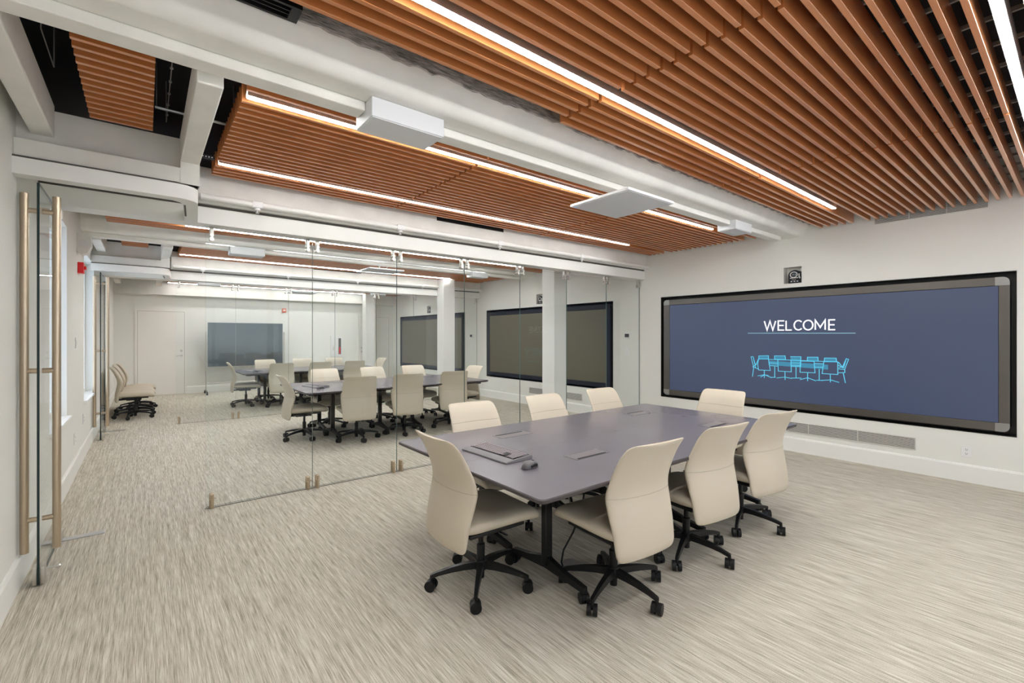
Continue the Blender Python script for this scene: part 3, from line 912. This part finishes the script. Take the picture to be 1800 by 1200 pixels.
def make_chair():
    root = empty('conference_chair')
    # backrest: rows of (y, z, half width, half thickness, wrap)
    rows = [(-.262, .313, .190, .012, .015), (-.263, .320, .212, .020, .02), (-.264, .338, .226, .025, .022), (-.264, .37, .232, .028, .025), (-.256, .46, .238, .030, .03), (-.240, .55, .246, .031, .034),
            (-.226, .64, .250, .031, .038), (-.236, .71, .243, .027, .038), (-.264, .785, .235, .025, .038), (-.302, .866, .229, .023, .036), (-.334, .914, .222, .020, .034), (-.348, .933, .210, .016, .03), (-.355, .941, .190, .010, .026)]
    rings, marks = [], {}
    N = 72
    for i in range(N + 1):
        t = (len(rows) - 1) * i / N
        y, z, hw, th, wr = cr(rows, t)
        rings.append(oval(0, y, z, hw, max(th, .006), wr, .24))
    back = MB().loft(rings).build('backrest', M['leather'], root, smooth=60)
    for zs, half in ((.638, 0), (.80, 1)):
        ring = min(rings, key=lambda q: abs(q[0][2] - zs))
        n = len(ring)
        sel = ring if half == 0 else ring[:n // 2 + 1]
        cx = sum(q[1] for q in ring) / n
        pts = [(q[0] * 1.001, q[1] + (.0006 if q[1] > cx else -.0006), q[2]) for q in sel]
        MB().tube(pts, .0017, 6, closed=(half == 0)).build('seam', M['seam'], back, smooth=60)
    # seat cushion
    rows = [(-.235, .425, .20, .026), (-.22, .43, .225, .042), (-.15, .433, .243, .050), (0, .435, .250, .052), (.12, .435, .250, .053), (.20, .430, .247, .052), (.245, .421, .241, .047), (.270, .410, .230, .034), (.280, .400, .21, .018)]
    rings = []
    for i in range(41):
        y, z, hw, th = cr(rows, (len(rows) - 1) * i / 40)
        n = 36
        ring = []
        for k in range(n):
            a = 2 * math.pi * k / n
            c, s_ = math.cos(a), math.sin(a)
            x = hw * math.copysign(abs(c) ** (2 / 3.4), c)
            zz = th * math.copysign(abs(s_) ** (2 / 2.6), s_)
            ring.append((x, y, z + zz + .012 * (x / .25) ** 2))
        rings.append(ring)
    MB().loft(rings).build('seat', M['leather'], root, smooth=60)
    m = MB(); m.box(-.19, .19, -.19, .19, .370, .392, bev=.006).box(-.055, .055, -.13, .09, .325, .378, bev=.012)
    m.box(-.035, .035, -.232, -.12, .335, .36, bev=.006)
    m.tube([(.05, .03, .345), (.17, .04, .35), (.22, .04, .355)], .006, 8)
    m.build('mechanism', M['blackm'], root)
    m = MB(); m.lathe([(0, .035), (.022, .035), (.026, .24), (.016, .245), (.016, .33), (0, .33)], 20)
    m.build('gas_column', M['blackm'], root, smooth=40)
    m = MB(); m.lathe([(0, .082), (.034, .085), (.040, .10), (.040, .128), (.030, .142), (0, .142)], 24)
    for k in range(5):
        a = R(90 + 72 * k)
        d = Vector((math.cos(a), math.sin(a), 0)); p = Vector((-math.sin(a), math.cos(a), 0))
        rings = []
        for f, z, hw, hh in ((.03, .117, .022, .020), (.10, .116, .019, .018), (.18, .108, .016, .015), (.25, .096, .013, .012), (.292, .086, .012, .011), (.305, .082, .011, .010)):
            c = d * f + Vector((0, 0, z))
            rings.append([c + p * hw + Vector((0, 0, -hh)), c + p * hw * .8 + Vector((0, 0, hh)), c - p * hw * .8 + Vector((0, 0, hh)), c - p * hw + Vector((0, 0, -hh))])
        m.loft(rings)
        c = d * .298
        m.tube([(c.x, c.y, .05), (c.x, c.y, .09)], .010, 10)
    bm_ = m.build('base', M['blackm'], root, smooth=30)
    cas = None
    for k in range(5):
        a = R(90 + 72 * k)
        if cas is None:
            m = MB()
            m.tube([(-.028, 0, .032), (-.007, 0, .032)], .032, 20).tube([(.007, 0, .032), (.028, 0, .032)], .032, 20)
            m.prism([(-.032, .028), (-.026, .052), (0, .062), (.022, .055), (.010, .035), (0, .028)], -.0065, .0065, 'x')
            m.box(-.020, .020, -.012, .012, .05, .062, bev=.003)
            cas = m.build('caster', M['black'], bm_, smooth=40)
            c = cas
        else:
            c = link_copy(cas, bm_)
        c.location = (.300 * math.cos(a), .300 * math.sin(a), 0)
        c.rotation_euler.z = a + R([20, -35, 60, 10, -70][k])
    return root, bm_
proto, proto_base = make_chair()
used = [False]
GR = ['beige chairs around the front table', 'beige chairs around the middle room table', 'beige chairs around the far room table', 'spare chairs lined up by the left wall']
def chair(x, y, face, brot, label, g):
    """face: compass angle of the sitting direction, brot: turn of the five-star base"""
    if used[0]:
        o = copy_tree(proto)
    else:
        o = proto
        used[0] = True
    o.location = (x, y, 0)
    o.rotation_euler = (0, 0, R(face - 90))
    for ch in o.children:
        if ch.name.startswith('base'):
            ch.rotation_euler.z = R(brot - 90 - (face - 90))
    tag(o, label, 'chair', GR[g])
    return o
CH = [  # x, y, facing, base, label
 (1.60, 2.31, -2, 14, 'beige leather chair at the left head of the {t}, keyboard in front of it', ),
 (2.165, 1.75, 85, 269, 'beige leather chair on the near side of the {t}, leftmost of three'),
 (2.945, 1.745, 83, 272, 'beige leather chair on the near side of the {t}, middle of three'),
 (3.745, 1.745, 81, 272, 'beige leather chair on the near side of the {t}, rightmost of three'),
 (2.145, 2.94, 268, 90, 'beige leather chair on the glass side of the {t}, leftmost of three'),
 (2.98, 2.94, 271, 90, 'beige leather chair on the glass side of the {t}, middle of three'),
 (3.81, 2.94, 270, 90, 'beige leather chair on the glass side of the {t}, rightmost of three'),
 (4.39, 2.35, 182, 10, 'beige leather chair at the right head of the {t}, facing the door end'),
]
TN = ['front table', 'middle room table', 'far room table']
TOFF = [(0, 0), (.25, 4.93), (.11, 9.11)]
rnd = random.Random(7)
for r in range(3):
    dx, dy = TOFF[r]
    for i, c in enumerate(CH):
        lab = c[4].format(t=TN[r])
        if r: lab = lab.replace('leather ', '') 
        jx, jy, ja = (0, 0, 0) if r == 0 else (rnd.uniform(-.03, .03), rnd.uniform(-.02, .02), rnd.uniform(-5, 5))
        chair(c[0] + dx + jx, c[1] + dy + jy, c[2] + ja, c[3] + (0 if r == 0 else rnd.uniform(-30, 30)), lab, r)
for i, y in enumerate((10.98, 11.48, 11.98, 12.48)):
    chair(-.14 + [0, .02, .0, .04][i], y, 0, 250 + 4 * i, 'spare beige chair against the left wall, %s in the row' % ['nearest', 'second nearest', 'third nearest', 'farthest'][i], 3)

# ------------------------------------------------------------------ conference tables
def make_table():
    root = empty('conference_table')
    X0, X1, Y0, Y1 = -1.50, 1.50, -.78, .78
    m = MB()
    c = .03
    def rr(x0, x1, y0, y1, r_):
        pts = []
        for cx, cy, a0 in ((x1 - r_, y1 - r_, 0), (x0 + r_, y1 - r_, 90), (x0 + r_, y0 + r_, 180), (x1 - r_, y0 + r_, 270)):
            for k in range(7):
                a = R(a0 + 15 * k)
                pts.append((cx + r_ * math.cos(a), cy + r_ * math.sin(a)))
        return pts
    g = .0004
    quads = [(X0, -g, Y0, -g), (g, X1, Y0, -g), (X0, -g, g, Y1), (g, X1, g, Y1)]
    out = {0: (0, 0), 1: (1, 0), 2: (0, 1), 3: (1, 1)}
    for qi, (a, b, c_, d) in enumerate(quads):
        # only the outer corner is rounded
        ox = a if qi in (0, 2) else b
        oyv = c_ if qi in (0, 1) else d
        ix = b if qi in (0, 2) else a
        iy = d if qi in (0, 1) else c_
        sx = 1 if ix > ox else -1
        sy = 1 if iy > oyv else -1
        r_ = .035
        def poly(ins):
            o_x, o_y = ox + sx * ins, oyv + sy * ins
            arc = [(o_x + sx * r_ - sx * r_ * math.sin(R(t)), o_y + sy * r_ - sy * r_ * math.cos(R(t))) for t in range(0, 91, 15)]
            return [(ix, o_y)] + arc + [(o_x, iy), (ix, iy)]
        P_ = [poly(.006), poly(.0), poly(.0), poly(.022)]
        Zs = [.740, .735, .722, .708]
        rings = [[(x, y, z) for x, y in p] for p, z in zip(P_, Zs)]
        vs = [[m.b.verts.new(p) for p in r__] for r__ in rings]
        n = len(vs[0])
        f = m.b.faces.new(vs[0]); f.material_index = 0
        f = m.b.faces.new(vs[-1]); f.material_index = 1
        for a_, b_ in zip(vs, vs[1:]):
            for k in range(n):
                f = m.b.faces.new((a_[k], a_[(k + 1) % n], b_[(k + 1) % n], b_[k])); f.material_index = 1
    m.build('tabletop', [M['table'], M['table_edge']], root)
    # under-frame rails
    m = MB()
    for y in (-.52, -.24, .24, .52):
        m.box(-1.40, 1.40, y - .018, y + .018, .672, .708)
    for x in (-1.36, 0, 1.36):
        m.box(x - .02, x + .02, -.70, .70, .680, .707)
    m.build('under_frame', M['blackm'], root)
    # T legs on casters
    leg = None
    for lx in (-1.00, -.27, .29, 1.20):
        for ly, s_ in ((-.275, 1), (.40, -1)):
            if leg is None:
                m = MB()
                m.box(-.028, .028, -.022, .022, .10, .68, bev=.006)
                m.box(-.022, .022, -.20, .20, .655, .690, bev=.004)
                for sy in (-1, 1):
                    rings = []
                    for f, z, hh in ((0, .125, .038), (.06, .112, .030), (.16, .095, .020), (.27, .082, .016), (.315, .076, .015)):
                        rings.append([(-.020, sy * f, z - hh), (-.017, sy * f, z + hh), (.017, sy * f, z + hh), (.020, sy * f, z - hh)])
                    m.loft(rings)
                    m.tube([(0, sy * .305, .05), (0, sy * .305, .08)], .010, 8)
                leg = m.build('leg', M['blackm'], root, loc=(lx, ly, 0))
                for sy in (-1, 1):
                    q = MB(); q.tube([(-.025, 0, .03), (-.006, 0, .03)], .03, 18).tube([(.006, 0, .03), (.025, 0, .03)], .03, 18).box(-.02, .02, -.012, .012, .052, .064, bev=.003)
                    q.prism([(-.028, .03), (-.02, .055), (.0, .06), (.02, .055), (.01, .03)], -.0055, .0055, 'x')
                    cc = q.build('caster', M['black'], leg, smooth=40); cc.location = (0, sy * .305, 0); cc.rotation_euler.z = R(25 * sy)
            else:
                c2 = link_copy(leg, root); c2.location = (lx, ly, 0)
                for ch in leg.children: link_copy(ch, c2)
    # flush power modules
    pm = None
    for cx in (-.705, .90):
        for cy, s_ in ((-.335, 1), (.425, -1)):
            if pm is None:
                q = MB()
                q.box(-.153, .153, -.059, .059, .7385, .7406, mi=1)
                q.box(-.150, .150, -.056, .056, .7385, .7412, mi=0)
                q.box(-.130, .135, -.053, -.036, .7412, .7422, mi=1)
                pm = q.build('power_module', [M['module'], M['dark']], root); c2 = pm
            else:
                c2 = link_copy(pm, root)
            c2.location = (cx, cy, 0)
            if s_ < 0: c2.rotation_euler.z = R(180)
    MB().lathe([(0, .7395), (.013, .7395), (.013, .7415), (0, .7415)], 16, (.045, .03, 0)).build('grommet', M['black'], root)
    return root
TC = (2.93, 2.35)
TL = ['long dark grey conference table with rounded corners in the front room', 'dark grey conference table of the middle room seen through the first glass', 'dark grey conference table of the far room seen through two partitions']
t0 = make_table()
for r in range(3):
    t = t0 if r == 0 else copy_tree(t0)
    t.location = (TC[0] + TOFF[r][0], TC[1] + TOFF[r][1], 0)
    tag(t, TL[r], 'table', 'dark grey conference tables')

# keyboards and mice
def make_kb():
    root = empty('keyboard')
    m = MB()
    prof = [(-.105, 0), (-.108, .006), (-.100, .013), (-.03, .017), (.098, .024), (.105, .020), (.105, 0)]
    m.prism(prof, -.235, .235, 'x')
    bmesh.ops.bevel(m.b, geom=[e for e in m.b.edges], offset=.003, segments=2, affect='EDGES')
    m.build('body', M['grey'], root, smooth=40)
    m = MB(); m.box(-.222, .222, -.040, -.036, .0165, .0195).box(-.222, .222, .088, .091, .0225, .0258).box(.216, .219, -.036, .088, .017, .0245)
    m.build('key_surround', M['black'], root)
    m = MB()
    for rr_ in range(6):
        y = -.028 + rr_ * .0195
        z = .0172 + (y + .03) * .055
        x = -.212
        k = 0
        while x < .200:
            wd = .0155
            if rr_ == 0 and .05 > x > -.12:
                wd = .10
            if .075 < x < .125 and rr_ in (0, 1, 2) :
                pass
            else:
                m.box(x, x + wd, y, y + .0155, z, z + .0045)
            x += wd + .0028
            k += 1
    m.build('keys', M['key'], root)
    m = MB(); m.box(.073, .128, -.032, .026, .0165, .0215)
    m.build('nav_cluster', M['black'], root)
    return root
def make_mouse():
    root = empty('mouse')
    rings = []
    for y, hw, h_ in ((-.058, .010, .008), (-.054, .022, .020), (-.040, .030, .031), (-.015, .033, .038), (.015, .031, .035), (.040, .029, .026), (.055, .022, .015), (.059, .012, .007)):
        ring = []
        for k in range(20):
            a = 2 * math.pi * k / 20
            z = h_ * max(0.0, math.sin(a)) ** .8
            ring.append((hw * math.copysign(abs(math.cos(a)) ** .8, math.cos(a)), y, .003 + z))
        rings.append(ring)
    MB().loft(rings).build('shell', M['mouse'], root, smooth=60)
    m = MB()
    m.prism([(.031 * math.cos(R(a)), .056 * math.sin(R(a))) for a in range(0, 360, 15)], 0, .006, 'z')
    m.build('underside', M['black'], root)
    m = MB(); m.tube([(0, .024, .031), (0, .036, .027)], .008, 10, squash=(1, .6)).build('wheel', M['black'], root, smooth=40)
    m = MB(); m.tube([(.031, -.03, .014), (.0335, .0, .018), (.031, .03, .014)], .008, 8, squash=(1, .5)).build('thumb_grip', M['black'], root, smooth=40)
    return root
kb0, mo0 = make_kb(), make_mouse()
for r in range(3):
    k = kb0 if r == 0 else copy_tree(kb0)
    q = mo0 if r == 0 else copy_tree(mo0)
    dx, dy = TOFF[r]
    k.location = (1.77 + dx, 2.385 + dy, .7402)
    k.rotation_euler.z = R(-88 if r == 0 else -80)
    q.location = (1.745 + dx, 2.02 + dy, .7402)
    q.rotation_euler.z = R(-75)
    tag(k, 'grey computer keyboard on the left end of the %s' % TN[r], 'keyboard', 'keyboards on the tables')
    tag(q, 'dark grey computer mouse beside the keyboard on the %s' % TN[r], 'mouse', 'mice on the tables')

# floor box and cable under the front table
MB_ = MB(); MB_.box(-.09, .09, -.06, .06, 0, .006, bev=.002)
fb = MB_.build('floor_box', M['alu'], loc=(2.16, 2.12, 0)); tag(fb, 'grey metal floor box lid under the front table', 'floor box')
cb = MB().tube([(2.10, 2.10, .012), (2.12, 2.14, .03), (2.16, 2.16, .09), (2.24, 2.15, .19), (2.30, 2.12, .36), (2.32, 2.11, .55), (2.32, 2.11, .668)], .006, 8).build('power_cable', M['black'], smooth=60)
tag(cb, 'black cable rising from the floor box under the front table', 'cable')
